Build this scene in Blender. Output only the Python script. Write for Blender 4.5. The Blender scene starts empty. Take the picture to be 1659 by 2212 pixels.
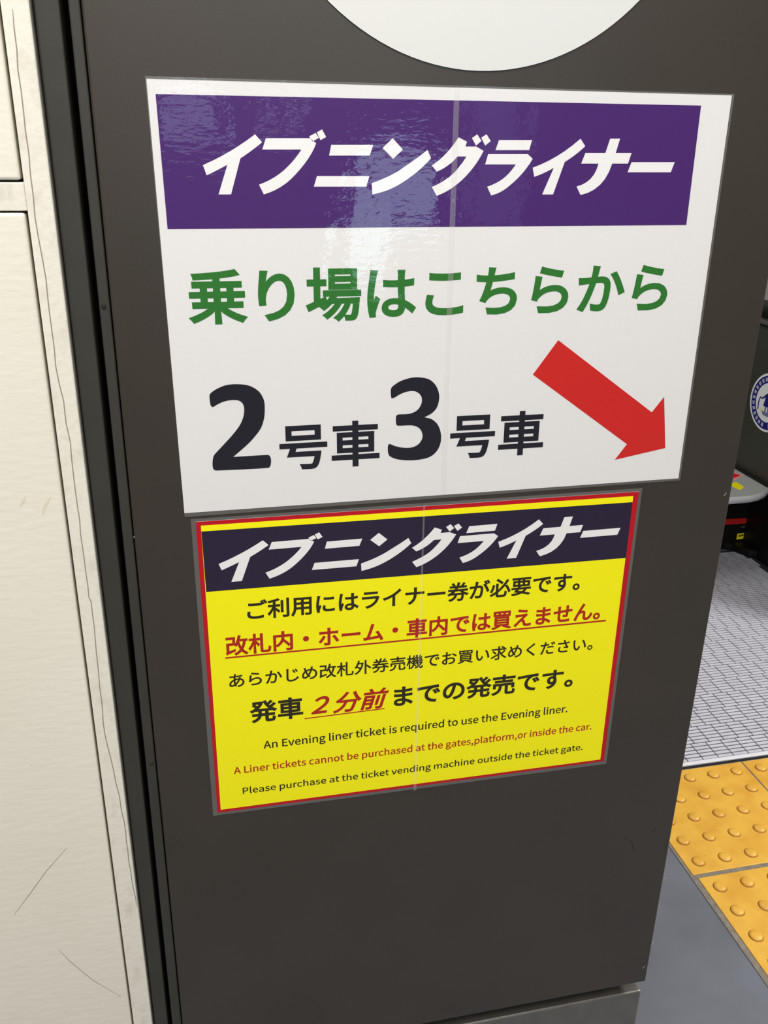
import bpy, bmesh, math, random
from mathutils import Vector, Matrix
from mathutils.geometry import tessellate_polygon

# measured sizes of the printed notices (mm on the sheet) and of marks on the pillar (m)
DATA = {"A_q":[[0.07117,1.39113],[0.5399,1.3913],[0.54339,1.05442],[0.07415,1.05312]],"A_s":[468.98069856813265,337.4646129049409],"Y_q":[[0.08304,1.04418],[0.5031,1.04342],[0.50385,0.72423],[0.08374,0.72548]],"Y_s":[420.0841150384549,318.9447253280696],"A_lam":[[-0.8,339.23],[470.92,338.55],[470.77,-2.09],[-0.04,-3.46]],"A_band":[[5.57,327.68],[441.96,329.24],[442.48,235.36],[6.01,234.37]],"A_seam":[[234.5,337.22],[234.35,0.49]],"A_strip":[[230.04,337.11],[229.28,0.86]],"Y_lam":[[-3.96,321.85],[423.13,322.35],[423.34,-3.82],[-4.53,-2.75]],"Y_seam":[[206.14,320.74],[206.43,-4.86]],"Y_strip":[[204.6,320.85],[203.4,-4.37]],"Y_yel":[[4.22,315.09],[414.65,314.63],[415.56,3.0],[3.32,3.37]],"Y_navy":[[4.3,309.56],[414.59,308.32],[415.21,248.54],[4.69,250.06]],"A_logo":[[[35.82,280.07],[42.79,283.08],[49.65,286.35],[56.38,289.87],[62.99,293.65],[69.48,297.68],[75.84,301.96],[80.83,296.49],[78.21,294.52],[75.51,292.58],[72.74,290.67],[69.9,288.79],[66.99,286.94],[64.0,285.11],[55.45,259.41],[46.03,259.39],[53.95,280.5],[51.51,279.25],[48.98,277.99],[46.37,276.73],[43.68,275.48],[40.91,274.22],[38.06,272.97]],[[83.75,299.37],[117.09,299.85],[121.95,296.35],[120.24,292.76],[118.08,289.09],[115.49,285.35],[112.45,281.53],[108.96,277.64],[105.03,273.67],[101.53,270.45],[97.78,267.56],[93.8,265.02],[89.57,262.82],[85.11,260.97],[80.42,259.46],[77.03,266.5],[81.22,268.04],[85.21,269.81],[89.02,271.82],[92.62,274.05],[96.02,276.52],[99.22,279.22],[101.47,281.32],[103.56,283.43],[105.5,285.53],[107.3,287.62],[108.94,289.71],[110.42,291.8],[80.74,291.45]],[[116.67,301.07],[121.68,303.6],[124.14,300.22],[119.12,297.54]],[[122.58,304.03],[126.68,306.13],[129.72,300.85],[125.31,298.59]],[[133.54,295.39],[166.42,295.81],[163.78,288.08],[131.73,287.74]],[[121.98,272.93],[163.3,273.18],[160.94,265.42],[119.35,265.26]],[[181.88,300.77],[190.08,292.74],[182.32,285.87],[173.85,293.67]],[[209.96,292.69],[212.97,286.6],[209.45,283.06],[205.7,279.68],[201.73,276.45],[197.54,273.38],[193.14,270.46],[188.51,267.7],[185.03,265.85],[181.43,264.21],[177.7,262.76],[173.85,261.52],[169.88,260.48],[165.79,259.65],[165.32,268.03],[170.73,269.88],[175.78,271.84],[180.46,273.9],[184.78,276.06],[188.72,278.32],[192.3,280.69],[195.4,282.63],[198.44,284.6],[201.41,286.59],[204.33,288.6],[207.17,290.63],[209.96,292.69]],[[235.03,302.17],[242.01,299.1],[240.9,295.47],[249.9,295.59],[256.17,292.5],[253.94,288.45],[251.43,284.53],[248.64,280.76],[245.59,277.13],[242.26,273.64],[238.66,270.31],[235.28,267.65],[231.91,265.28],[228.53,263.21],[225.16,261.42],[221.78,259.93],[218.41,258.72],[214.2,265.33],[219.25,267.52],[223.78,269.88],[227.79,272.41],[231.28,275.11],[234.25,277.98],[236.69,281.01],[237.66,282.07],[238.6,283.2],[239.51,284.37],[240.38,285.61],[241.23,286.9],[242.04,288.25],[234.69,288.17],[232.34,285.75],[229.81,283.54],[227.1,281.53],[224.21,279.72],[221.14,278.13],[217.9,276.74],[213.78,281.29],[217.69,283.86],[221.46,286.79],[225.08,290.09],[228.55,293.76],[231.87,297.78],[235.03,302.17]],[[246.04,301.76],[250.32,304.55],[253.99,299.85],[249.72,296.32]],[[253.71,302.15],[258.01,304.67],[261.72,299.81],[257.28,296.41]],[[268.62,300.63],[296.45,301.01],[294.47,293.5],[266.06,293.17]],[[260.08,290.18],[293.5,290.54],[297.98,287.03],[295.57,283.21],[292.86,279.54],[289.85,276.0],[286.55,272.6],[282.94,269.34],[279.04,266.23],[276.84,264.56],[274.52,263.08],[272.11,261.79],[269.59,260.69],[266.96,259.79],[264.23,259.08],[260.52,265.71],[264.23,266.97],[267.65,268.41],[270.79,270.03],[273.63,271.84],[276.18,273.83],[278.44,275.99],[279.55,277.23],[280.59,278.41],[281.54,279.56],[282.41,280.66],[283.2,281.72],[283.91,282.74],[257.99,282.52]],[[298.47,280.33],[305.57,282.95],[312.47,286.01],[319.17,289.52],[325.66,293.45],[331.93,297.82],[337.98,302.62],[342.66,297.05],[340.17,294.87],[337.55,292.75],[334.8,290.69],[331.94,288.7],[328.95,286.77],[325.84,284.91],[317.76,259.95],[308.23,259.93],[316.75,280.47],[314.15,279.09],[311.49,277.79],[308.78,276.58],[306.02,275.44],[303.21,274.4],[300.34,273.43]],[[363.93,302.99],[372.66,303.11],[370.04,292.28],[384.16,292.43],[381.95,284.2],[367.78,284.08],[365.64,277.71],[362.64,272.23],[358.78,267.67],[354.07,264.02],[348.51,261.31],[342.11,259.54],[337.97,266.16],[342.66,267.61],[346.66,269.68],[349.96,272.35],[352.56,275.63],[354.46,279.51],[355.66,283.97],[340.31,283.83],[343.33,291.98],[360.92,292.18]],[[385.02,285.3],[424.21,285.66],[421.69,277.74],[382.39,277.47]]],"Y_logo":[[[17.29,276.95],[24.25,279.68],[31.09,282.65],[37.82,285.86],[44.43,289.29],[50.91,292.96],[57.26,296.85],[62.25,291.87],[59.63,290.09],[56.93,288.32],[54.17,286.59],[51.33,284.87],[48.41,283.19],[45.43,281.53],[36.89,258.16],[27.48,258.14],[35.4,277.34],[32.95,276.2],[30.43,275.05],[27.82,273.91],[25.14,272.77],[22.37,271.63],[19.52,270.48]],[[65.16,294.5],[98.46,294.93],[103.31,291.75],[101.6,288.48],[99.45,285.15],[96.86,281.74],[93.82,278.27],[90.34,274.73],[86.42,271.12],[82.92,268.19],[79.18,265.57],[75.19,263.26],[70.98,261.26],[66.52,259.57],[61.84,258.2],[58.44,264.6],[62.63,266.0],[66.62,267.62],[70.42,269.44],[74.02,271.47],[77.41,273.72],[80.61,276.17],[82.85,278.09],[84.95,280.0],[86.89,281.91],[88.68,283.81],[90.31,285.71],[91.8,287.61],[62.15,287.29]],[[98.04,296.04],[103.04,298.35],[105.5,295.27],[100.49,292.84]],[[103.95,298.73],[108.04,300.65],[111.08,295.84],[106.67,293.79]],[[114.89,290.88],[147.73,291.26],[145.1,284.23],[113.08,283.92]],[[103.34,270.45],[144.61,270.68],[142.26,263.62],[100.72,263.47]],[[163.17,295.77],[171.37,288.47],[163.62,282.22],[155.15,289.31]],[[191.22,288.42],[194.23,282.88],[190.71,279.67],[186.97,276.59],[183.0,273.65],[178.82,270.86],[174.42,268.2],[169.8,265.7],[166.32,264.02],[162.72,262.52],[159.0,261.21],[155.15,260.08],[151.19,259.13],[147.11,258.37],[146.64,265.99],[152.04,267.68],[157.08,269.46],[161.76,271.33],[166.07,273.3],[170.01,275.36],[173.58,277.5],[176.68,279.27],[179.71,281.06],[182.69,282.87],[185.59,284.7],[188.44,286.55],[191.22,288.42]],[[216.26,297.04],[223.23,294.25],[222.13,290.95],[231.11,291.06],[237.38,288.25],[235.15,284.56],[232.64,281.0],[229.86,277.57],[226.81,274.27],[223.48,271.1],[219.88,268.07],[216.52,265.65],[213.15,263.5],[209.77,261.61],[206.4,259.98],[203.03,258.62],[199.67,257.53],[195.46,263.54],[200.5,265.53],[205.02,267.68],[209.03,269.98],[212.51,272.44],[215.48,275.04],[217.92,277.8],[218.89,278.77],[219.83,279.79],[220.73,280.86],[221.61,281.98],[222.45,283.16],[223.27,284.38],[215.92,284.31],[213.58,282.11],[211.05,280.1],[208.34,278.27],[205.45,276.63],[202.39,275.18],[199.15,273.92],[195.04,278.06],[198.95,280.39],[202.71,283.05],[206.32,286.06],[209.79,289.39],[213.1,293.05],[216.26,297.04]],[[227.26,296.67],[231.54,299.21],[235.2,294.93],[230.94,291.72]],[[234.92,297.03],[239.22,299.31],[242.93,294.9],[238.49,291.81]],[[249.81,295.64],[277.61,295.99],[275.63,289.16],[247.25,288.86]],[[241.29,286.14],[274.66,286.47],[279.14,283.28],[276.73,279.8],[274.03,276.46],[271.02,273.24],[267.72,270.15],[264.12,267.19],[260.22,264.36],[258.02,262.84],[255.71,261.49],[253.3,260.32],[250.78,259.32],[248.16,258.5],[245.43,257.86],[241.72,263.88],[245.43,265.03],[248.85,266.34],[251.98,267.82],[254.82,269.46],[257.37,271.27],[259.62,273.24],[260.73,274.36],[261.77,275.44],[262.72,276.48],[263.59,277.48],[264.38,278.45],[265.08,279.37],[239.2,279.17]],[[279.63,277.18],[286.72,279.56],[293.61,282.35],[300.3,285.54],[306.78,289.12],[313.05,293.09],[319.1,297.46],[323.77,292.39],[321.28,290.4],[318.66,288.47],[315.92,286.6],[313.06,284.79],[310.07,283.04],[306.97,281.34],[298.9,258.65],[289.38,258.63],[297.89,277.31],[295.29,276.05],[292.64,274.87],[289.93,273.77],[287.17,272.74],[284.36,271.78],[281.49,270.91]],[[345.01,297.79],[353.74,297.9],[351.11,288.05],[365.21,288.19],[363.01,280.7],[348.86,280.59],[346.72,274.8],[343.72,269.82],[339.87,265.67],[335.16,262.35],[329.61,259.89],[323.22,258.27],[319.09,264.29],[323.77,265.61],[327.76,267.49],[331.06,269.92],[333.66,272.91],[335.55,276.43],[336.75,280.49],[321.42,280.37],[324.44,287.78],[342.0,287.95]],[[366.08,281.7],[405.23,282.03],[402.71,274.83],[363.45,274.58]]],"two":[[30.66,93.18],[30.1,93.23],[29.57,93.49],[29.12,93.91],[28.83,94.42],[28.6,95.43],[28.47,96.76],[28.4,98.17],[28.35,99.43],[28.31,100.43],[28.29,101.45],[28.33,102.42],[28.48,103.26],[28.75,103.89],[29.14,104.47],[29.61,104.99],[30.13,105.45],[31.07,106.15],[32.24,106.93],[33.53,107.7],[34.81,108.35],[36.5,109.11],[38.42,109.9],[40.45,110.61],[42.48,111.12],[44.74,111.45],[47.16,111.62],[49.64,111.66],[52.08,111.55],[54.51,111.33],[56.98,110.98],[59.37,110.46],[61.6,109.73],[63.64,108.76],[65.6,107.57],[67.41,106.2],[68.96,104.7],[70.23,103.06],[71.29,101.22],[72.14,99.29],[72.79,97.34],[73.17,95.39],[73.32,93.39],[73.32,91.37],[73.26,89.35],[73.16,87.35],[72.99,85.34],[72.71,83.35],[72.32,81.37],[71.8,79.34],[71.16,77.3],[70.41,75.3],[69.55,73.42],[68.57,71.71],[67.46,70.09],[66.26,68.52],[65.0,67.01],[63.36,65.14],[61.51,63.14],[59.54,61.14],[57.53,59.25],[54.67,56.77],[51.36,54.06],[47.89,51.25],[44.49,48.49],[52.3,48.52],[60.55,48.56],[68.0,48.57],[73.37,48.51],[73.95,48.45],[74.53,48.29],[75.05,48.02],[75.48,47.62],[75.85,47.01],[76.16,46.23],[76.38,45.37],[76.5,44.51],[76.51,43.27],[76.43,41.82],[76.26,40.38],[75.98,39.2],[75.64,38.38],[75.17,37.59],[74.58,36.99],[73.85,36.73],[64.63,36.63],[51.49,36.74],[38.44,36.97],[29.4,37.22],[28.81,37.34],[28.25,37.63],[27.77,38.05],[27.38,38.56],[27.1,39.2],[26.9,39.98],[26.79,40.81],[26.75,41.63],[26.78,42.82],[26.89,44.21],[27.05,45.62],[27.24,46.87],[27.43,47.83],[27.67,48.79],[27.96,49.71],[28.33,50.55],[28.77,51.26],[29.3,51.9],[29.87,52.51],[30.46,53.11],[33.17,55.84],[36.85,59.51],[40.69,63.38],[43.9,66.72],[45.95,69.0],[47.98,71.37],[49.85,73.71],[51.42,75.88],[52.48,77.59],[53.42,79.41],[54.23,81.24],[54.89,83.0],[55.37,84.62],[55.73,86.3],[55.97,87.95],[56.08,89.48],[56.07,90.81],[55.95,92.17],[55.68,93.45],[55.25,94.57],[54.64,95.54],[53.86,96.38],[52.95,97.08],[51.96,97.6],[50.75,97.98],[49.37,98.19],[47.92,98.28],[46.49,98.29],[44.97,98.22],[43.38,98.05],[41.79,97.78],[40.25,97.44],[38.78,97.0],[37.31,96.44],[35.91,95.85],[34.63,95.28],[33.57,94.72],[32.49,94.06],[31.49,93.48]],"three":[[182.6,93.66],[182.4,94.35],[182.21,95.31],[182.07,96.38],[181.98,97.4],[181.92,98.45],[181.9,99.55],[181.95,100.62],[182.09,101.54],[182.31,102.23],[182.63,102.89],[183.04,103.48],[183.55,103.98],[184.81,104.94],[186.46,106.07],[188.3,107.18],[190.16,108.11],[192.25,108.92],[194.53,109.64],[196.85,110.23],[199.02,110.68],[200.85,110.94],[202.7,111.08],[204.58,111.08],[206.45,110.96],[208.66,110.69],[211.03,110.3],[213.37,109.74],[215.46,108.96],[217.22,107.96],[218.85,106.71],[220.33,105.3],[221.61,103.81],[222.68,102.2],[223.57,100.44],[224.28,98.65],[224.83,96.95],[225.2,95.46],[225.43,93.94],[225.52,92.41],[225.47,90.9],[225.26,89.08],[224.9,87.11],[224.39,85.16],[223.7,83.42],[222.84,81.96],[221.79,80.62],[220.58,79.41],[219.27,78.32],[217.74,77.33],[216.03,76.48],[214.25,75.68],[212.5,74.85],[214.26,74.37],[216.05,73.95],[217.79,73.42],[219.42,72.65],[220.96,71.59],[222.43,70.31],[223.78,68.86],[224.94,67.28],[225.93,65.5],[226.78,63.53],[227.45,61.45],[227.94,59.37],[228.25,57.25],[228.39,55.05],[228.32,52.87],[228.05,50.77],[227.55,48.72],[226.84,46.71],[225.94,44.81],[224.86,43.08],[223.6,41.53],[222.15,40.13],[220.53,38.91],[218.78,37.92],[216.7,37.12],[214.38,36.54],[211.95,36.11],[209.53,35.8],[206.93,35.59],[204.22,35.51],[201.46,35.54],[198.72,35.7],[195.92,35.98],[193.06,36.38],[190.34,36.89],[187.95,37.48],[186.17,38.12],[184.37,38.95],[182.76,39.85],[181.51,40.72],[180.92,41.37],[180.49,42.18],[180.19,43.06],[179.97,43.94],[179.78,45.12],[179.67,46.48],[179.62,47.82],[179.63,48.95],[179.69,49.67],[179.81,50.4],[179.98,51.06],[180.22,51.55],[180.51,51.81],[180.89,51.96],[181.32,51.99],[181.73,51.93],[182.65,51.55],[183.8,50.95],[185.06,50.31],[186.3,49.79],[187.99,49.24],[189.93,48.66],[191.96,48.15],[193.94,47.78],[195.89,47.54],[197.86,47.41],[199.79,47.42],[201.59,47.63],[203.26,48.05],[204.88,48.67],[206.38,49.46],[207.68,50.4],[208.78,51.53],[209.72,52.86],[210.46,54.28],[210.95,55.66],[211.16,57.01],[211.13,58.42],[210.9,59.81],[210.52,61.12],[209.98,62.37],[209.27,63.58],[208.39,64.68],[207.37,65.61],[206.06,66.45],[204.53,67.17],[202.88,67.74],[201.24,68.1],[198.22,68.31],[194.5,68.35],[190.94,68.35],[188.38,68.49],[187.9,68.68],[187.51,69.07],[187.2,69.57],[187.0,70.09],[186.82,71.06],[186.71,72.29],[186.65,73.57],[186.66,74.67],[186.7,75.48],[186.8,76.31],[186.97,77.07],[187.23,77.67],[187.55,78.06],[187.99,78.35],[188.49,78.54],[189.01,78.64],[191.12,78.68],[193.96,78.62],[196.97,78.62],[199.54,78.86],[201.4,79.34],[203.2,80.05],[204.87,80.95],[206.28,82.01],[207.44,83.3],[208.38,84.81],[209.12,86.4],[209.63,87.89],[209.89,89.2],[209.94,90.57],[209.81,91.92],[209.52,93.15],[209.06,94.25],[208.41,95.28],[207.62,96.21],[206.73,97.02],[205.73,97.71],[204.61,98.29],[203.41,98.73],[202.2,99.01],[200.8,99.13],[199.28,99.09],[197.73,98.93],[196.23,98.69],[194.71,98.32],[193.17,97.84],[191.67,97.29],[190.3,96.73],[189.1,96.13],[187.91,95.44],[186.8,94.77],[185.86,94.25],[185.29,94.0],[184.69,93.77],[184.12,93.58],[183.64,93.46],[183.35,93.42],[183.04,93.41],[182.77,93.48]],"arrow":[[332.72,139.06],[431.82,68.3],[442.45,82.66],[450.53,32.08],[399.52,23.44],[410.21,38.35],[311.2,109.1]],"A_lines":[{"t":"乗り場はこちらから","x0":17.25,"x1":432.62,"ref":0,"z1":204.01,"z0":161.11,"bold":0.026,"shear":0,"latin":0},{"t":"号車","x0":84.2,"x1":172.21,"ref":1,"z1":75.0,"z0":33.06,"bold":0.022,"shear":0,"latin":0},{"t":"号車","x0":236.74,"x1":325.82,"ref":1,"z1":76.1,"z0":33.93,"bold":0.022,"shear":0,"latin":0}],"Y_lines":[{"t":"ご利用にはライナー券が必要です。","x0":40.02,"x1":368.6,"ref":2,"z1":236.07,"z0":216.96,"bold":0.026,"shear":0,"latin":0},{"t":"改札内・ホーム・車内では買えません。","x0":18.57,"x1":394.47,"ref":8,"z1":202.38,"z0":180.87,"bold":0.026,"shear":0,"latin":0},{"t":"あらかじめ改札外券売機でお買い求めください。","x0":19.7,"x1":390.3,"ref":13,"z1":160.69,"z0":145.52,"bold":0.018,"shear":0,"latin":0},{"t":"発車","x0":37.76,"x1":89.2,"ref":1,"z1":127.99,"z0":103.02,"bold":0.028,"shear":0,"latin":0},{"t":"２分前","x0":97.17,"x1":175.14,"ref":1,"z1":127.19,"z0":103.38,"bold":0.026,"shear":0.27,"latin":0},{"t":"までの発売です。","x0":180.39,"x1":372.46,"ref":4,"z1":127.24,"z0":102.76,"bold":0.028,"shear":0,"latin":0},{"t":"An Evening liner ticket is required to use the Evening liner.","x0":49.08,"x1":369.95,"ref":"A","z1":80.37,"z0":71.46,"bold":0.014,"shear":0,"latin":1},{"t":"A Liner tickets cannot be purchased at the gates,platform,or inside the car.","x0":18.68,"x1":400.25,"ref":"A","z1":53.37,"z0":45.12,"bold":0.014,"shear":0,"latin":1},{"t":"Please purchase at the ticket vending machine outside the ticket gate.","x0":26.25,"x1":392.76,"ref":"P","z1":27.09,"z0":19.36,"bold":0.014,"shear":0,"latin":1}],"Y_under":[[[17.78,180.03],[401.65,179.77],[401.85,177.99],[17.69,178.46]],[[90.19,102.01],[171.14,103.14],[170.86,102.01],[90.17,100.86]]],"screws":[[0.0249,1.2299],[0.0245,0.7921]],"chips":[[[0.5971,1.0321],[0.5991,1.0354],0.0011],[[0.6039,0.4247],[0.606,0.4321],0.0012],[[0.5971,0.3864],[0.6003,0.3904],0.0012],[[0.6057,0.533],[0.6066,0.5358],0.001],[[0.6051,0.4863],[0.6066,0.489],0.001],[[0.03,1.033],[0.0305,1.0347],0.0012]],"scuffs":[[[0.5415,0.6085],[0.5548,0.6005],0.0007],[[0.5536,0.6007],[0.5587,0.5844],0.0012],[[0.5986,0.5733],[0.601,0.5975],0.0006],[[0.5779,0.6087],[0.5832,0.6174],0.0012]],"crack":[[-0.0136,1.4316],[-0.015,1.3947],[-0.0153,1.3408],[-0.0163,1.2964],[-0.0152,1.2665],[-0.0147,1.2391],[-0.0158,1.1854],[-0.0136,1.1568],[-0.0124,1.1217],[-0.0125,1.0788],[-0.013,1.0279],[-0.0125,0.9796],[-0.0111,0.9749],[-0.0131,0.8963],[-0.0144,0.8359],[-0.0096,0.777],[-0.0067,0.7302],[-0.0065,0.6563],[-0.0045,0.6171]],"scratch":[[[-0.0632,0.708],[-0.0854,0.6828],[-0.1044,0.6566],[-0.1219,0.6334]],[[-0.0866,0.5787],[-0.0778,0.5603],[-0.0581,0.5275],[-0.0318,0.4961]]],"cam":{"f":1919.3639647831124,"R":[[0.9766523876438472,-0.21437056968908821,0.013977573492857116],[-0.06941471959537326,-0.3764826772249869,-0.9238194577150896],[0.20330201772994813,0.9012802297846559,-0.38257317860279977]],"C":[0.08656055096140317,-0.7293013913422102,1.3502072236990441]},"circle":[0.31993,1.58462,0.18139]}
# outlines of the latin letters of the small print
GLYPH = {",":[97,[[[26,-67],[54,-49],[71,-24],[77,7],[74,27],[65,40],[50,44],[38,41],[30,34],[26,22],[30,10],[38,2],[50,-1],[54,0],[49,-20],[37,-36],[19,-48]]]],".":[97,[[[49,-5],[60,-1],[69,7],[72,20],[69,32],[60,41],[49,44],[37,41],[29,32],[26,20],[29,7],[37,-1]]]],"A":[213,[[[1,0],[34,0],[59,78],[153,78],[177,0],[211,0],[124,257],[88,257]],[[67,104],[79,144],[88,172],[97,201],[105,230],[106,230],[115,201],[123,172],[132,144],[145,104]]]],"E":[206,[[[35,0],[187,0],[187,28],[68,28],[68,121],[165,121],[165,149],[68,149],[68,229],[183,229],[183,257],[35,257]]]],"L":[190,[[[35,0],[180,0],[180,28],[68,28],[68,257],[35,257]]]],"P":[222,[[[35,0],[68,0],[68,102],[110,102],[160,111],[192,137],[204,181],[192,226],[159,250],[109,257],[35,257]],[[68,129],[68,230],[104,230],[142,226],[165,211],[172,181],[165,151],[143,134],[106,129]]]],"a":[197,[[[76,-5],[99,-1],[120,9],[139,23],[140,23],[143,0],[169,0],[169,117],[162,158],[141,185],[103,195],[74,191],[49,182],[29,170],[41,148],[58,158],[77,165],[98,168],[122,161],[134,144],[137,120],[71,107],[33,84],[21,49],[28,20],[47,2]],[[85,21],[68,24],[56,34],[51,51],[59,73],[87,89],[137,99],[137,46],[120,32],[103,24]]]],"b":[216,[[[116,-5],[157,8],[187,42],[199,98],[190,149],[164,183],[123,195],[102,191],[82,182],[63,168],[64,202],[64,279],[32,279],[32,0],[58,0],[61,20],[62,20],[79,7],[98,-2]],[[111,22],[97,24],[81,30],[64,42],[64,142],[82,156],[99,165],[115,168],[144,159],[160,135],[165,98],[158,57],[139,31]]]],"c":[179,[[[107,-5],[129,-2],[150,7],[169,19],[155,41],[142,31],[127,25],[110,22],[79,31],[59,57],[51,95],[59,133],[80,159],[111,168],[125,166],[137,160],[149,152],[165,173],[150,184],[132,192],[110,195],[64,183],[31,149],[18,95],[30,41],[62,7]]]],"d":[217,[[[97,-5],[119,-1],[138,9],[155,22],[156,22],[159,0],[185,0],[185,279],[153,279],[153,206],[154,173],[138,185],[121,192],[101,195],[60,183],[30,148],[19,95],[28,41],[55,7]],[[104,22],[76,31],[58,56],[51,95],[59,133],[79,159],[106,168],[122,166],[137,160],[153,148],[153,48],[137,34],[121,25]]]],"e":[194,[[[109,-5],[133,-2],[154,5],[172,15],[160,36],[146,28],[130,23],[113,21],[81,29],[59,52],[50,88],[178,88],[179,93],[179,99],[179,106],[170,153],[145,184],[103,195],[62,183],[31,148],[18,95],[31,41],[63,7]],[[49,110],[59,142],[79,163],[104,169],[129,163],[146,143],[151,110]]]],"f":[114,[[[12,164],[37,164],[37,0],[69,0],[69,164],[110,164],[110,190],[69,190],[69,220],[72,241],[81,253],[96,258],[103,257],[110,255],[118,252],[125,277],[115,280],[104,282],[93,283],[62,276],[43,254],[37,221],[37,190],[12,188]]]],"g":[197,[[[96,-88],[147,-78],[181,-54],[193,-22],[185,4],[163,19],[126,23],[89,23],[69,26],[59,33],[56,44],[57,53],[62,61],[68,67],[77,63],[86,61],[96,60],[131,68],[156,91],[166,126],[164,142],[158,155],[150,166],[189,166],[189,190],[123,190],[115,193],[106,194],[96,195],[61,187],[35,163],[25,127],[29,106],[38,89],[50,76],[50,75],[40,66],[32,54],[29,39],[31,26],[37,15],[46,8],[46,6],[31,-6],[21,-21],[18,-37],[28,-64],[55,-82]],[[96,82],[76,87],[61,103],[56,127],[61,151],[76,166],[96,172],[117,166],[131,151],[137,127],[131,103],[116,87]],[[101,-65],[71,-61],[52,-50],[46,-32],[48,-21],[54,-10],[65,0],[74,-2],[82,-3],[90,-3],[123,-3],[144,-5],[157,-13],[161,-27],[154,-46],[133,-60]]]],"h":[213,[[[32,0],[64,0],[64,138],[82,154],[98,164],[116,167],[137,162],[149,145],[152,116],[152,0],[184,0],[184,120],[178,161],[159,186],[126,195],[102,191],[81,179],[63,163],[64,202],[64,279],[32,279]]]],"i":[96,[[[32,0],[64,0],[64,190],[32,190]],[[48,229],[59,232],[67,239],[70,251],[67,262],[59,269],[48,271],[37,269],[30,262],[27,251],[30,239],[37,232]]]],"k":[193,[[[32,0],[64,0],[64,50],[99,92],[155,0],[190,0],[118,113],[181,190],[146,190],[65,90],[64,90],[64,279],[32,279]]]],"l":[99,[[[66,-5],[74,-4],[79,-3],[84,-2],[80,23],[77,22],[75,22],[73,22],[69,23],[66,28],[64,36],[64,279],[32,279],[32,38],[36,15],[47,0]]]],"m":[324,[[[32,0],[64,0],[64,138],[81,154],[97,164],[112,167],[132,162],[144,145],[147,116],[147,0],[179,0],[179,138],[196,154],[212,164],[227,167],[247,162],[259,145],[263,116],[263,0],[294,0],[294,120],[288,161],[269,186],[237,195],[215,190],[194,178],[174,159],[164,178],[146,191],[121,195],[100,191],[80,179],[62,162],[62,162],[58,190],[32,190]]]],"n":[214,[[[32,0],[64,0],[64,138],[82,154],[98,164],[116,167],[137,162],[149,145],[152,116],[152,0],[184,0],[184,120],[178,161],[159,186],[126,195],[102,191],[81,179],[62,162],[62,162],[58,190],[32,190]]]],"o":[212,[[[106,-5],[150,7],[182,41],[194,95],[182,149],[150,183],[106,195],[63,183],[31,149],[18,95],[31,41],[63,7]],[[106,22],[77,31],[58,57],[51,95],[58,133],[77,159],[106,168],[135,159],[154,133],[161,95],[154,57],[135,31]]]],"p":[217,[[[32,-80],[64,-80],[64,-16],[63,18],[81,5],[98,-2],[116,-5],[157,8],[187,42],[199,98],[190,149],[164,183],[123,195],[101,191],[81,181],[62,168],[62,168],[58,190],[32,190]],[[111,22],[97,24],[81,30],[64,42],[64,142],[82,156],[99,165],[115,168],[144,159],[160,135],[165,98],[158,57],[139,31]]]],"q":[217,[[[153,-80],[185,-80],[185,190],[159,190],[156,172],[155,172],[139,185],[121,192],[101,195],[60,183],[30,148],[19,95],[28,41],[55,7],[97,-5],[118,-1],[138,8],[154,22],[153,-13]],[[104,22],[76,31],[58,56],[51,95],[59,133],[79,159],[106,168],[122,166],[137,160],[153,148],[153,48],[137,34],[121,25]]]],"r":[136,[[[32,0],[64,0],[64,122],[79,148],[95,162],[112,166],[119,166],[125,165],[131,163],[137,191],[131,193],[124,195],[116,195],[96,190],[78,176],[62,155],[62,155],[58,190],[32,190]]]],"s":[164,[[[82,-5],[120,3],[143,24],[151,52],[142,80],[120,98],[93,110],[73,118],[58,128],[52,143],[56,156],[68,166],[88,170],[103,168],[117,162],[131,153],[146,173],[130,184],[110,192],[87,195],[52,188],[29,168],[22,141],[30,115],[51,98],[77,86],[98,78],[114,66],[120,50],[116,35],[104,24],[83,20],[62,23],[44,31],[27,43],[11,22],[31,8],[56,-1]]]],"t":[132,[[[92,-5],[104,-4],[116,-1],[127,2],[121,27],[114,24],[106,22],[99,21],[82,26],[72,38],[70,58],[70,164],[121,164],[121,190],[70,190],[70,244],[43,244],[40,190],[9,188],[9,164],[38,164],[38,59],[43,25],[60,3]]]],"u":[213,[[[88,-5],[112,0],[132,12],[151,30],[152,30],[154,0],[181,0],[181,190],[149,190],[149,55],[132,37],[115,26],[97,23],[77,28],[65,45],[62,74],[62,190],[29,190],[29,70],[36,29],[55,4]]]],"v":[182,[[[73,0],[111,0],[178,190],[146,190],[110,82],[105,63],[99,44],[93,26],[91,26],[85,44],[79,63],[74,82],[38,190],[5,190]]]]," ":[78,[]]}

scene = bpy.context.scene
COL = scene.collection
R90 = math.pi / 2

# ------------------------------------------------------------------ camera
cm = DATA['cam']
cd = bpy.data.cameras.new('camera'); cam = bpy.data.objects.new('camera', cd); COL.objects.link(cam)
r0, r1, r2 = [Vector(v) for v in cm['R']]
m = Matrix((r0, -r1, -r2)).transposed().to_4x4()
m.translation = Vector(cm['C'])
cam.matrix_world = m
cd.sensor_fit = 'VERTICAL'; cd.sensor_height = 36.0; cd.lens = cm['f'] / 2212 * 36.0
cd.clip_start = 0.02; cd.clip_end = 60
scene.camera = cam

# ------------------------------------------------------------------ light
scene.view_settings.view_transform = 'Standard'
scene.view_settings.look = 'None'
scene.view_settings.gamma = 1.0
scene.view_settings.exposure = 0.0
scene.cycles.transparent_max_bounces = 48
w = bpy.data.worlds.new('station_air'); scene.world = w; w.use_nodes = True
bg = w.node_tree.nodes['Background']
bg.inputs[0].default_value = (1.0, 0.975, 0.945, 1); bg.inputs[1].default_value = 0.17


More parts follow.
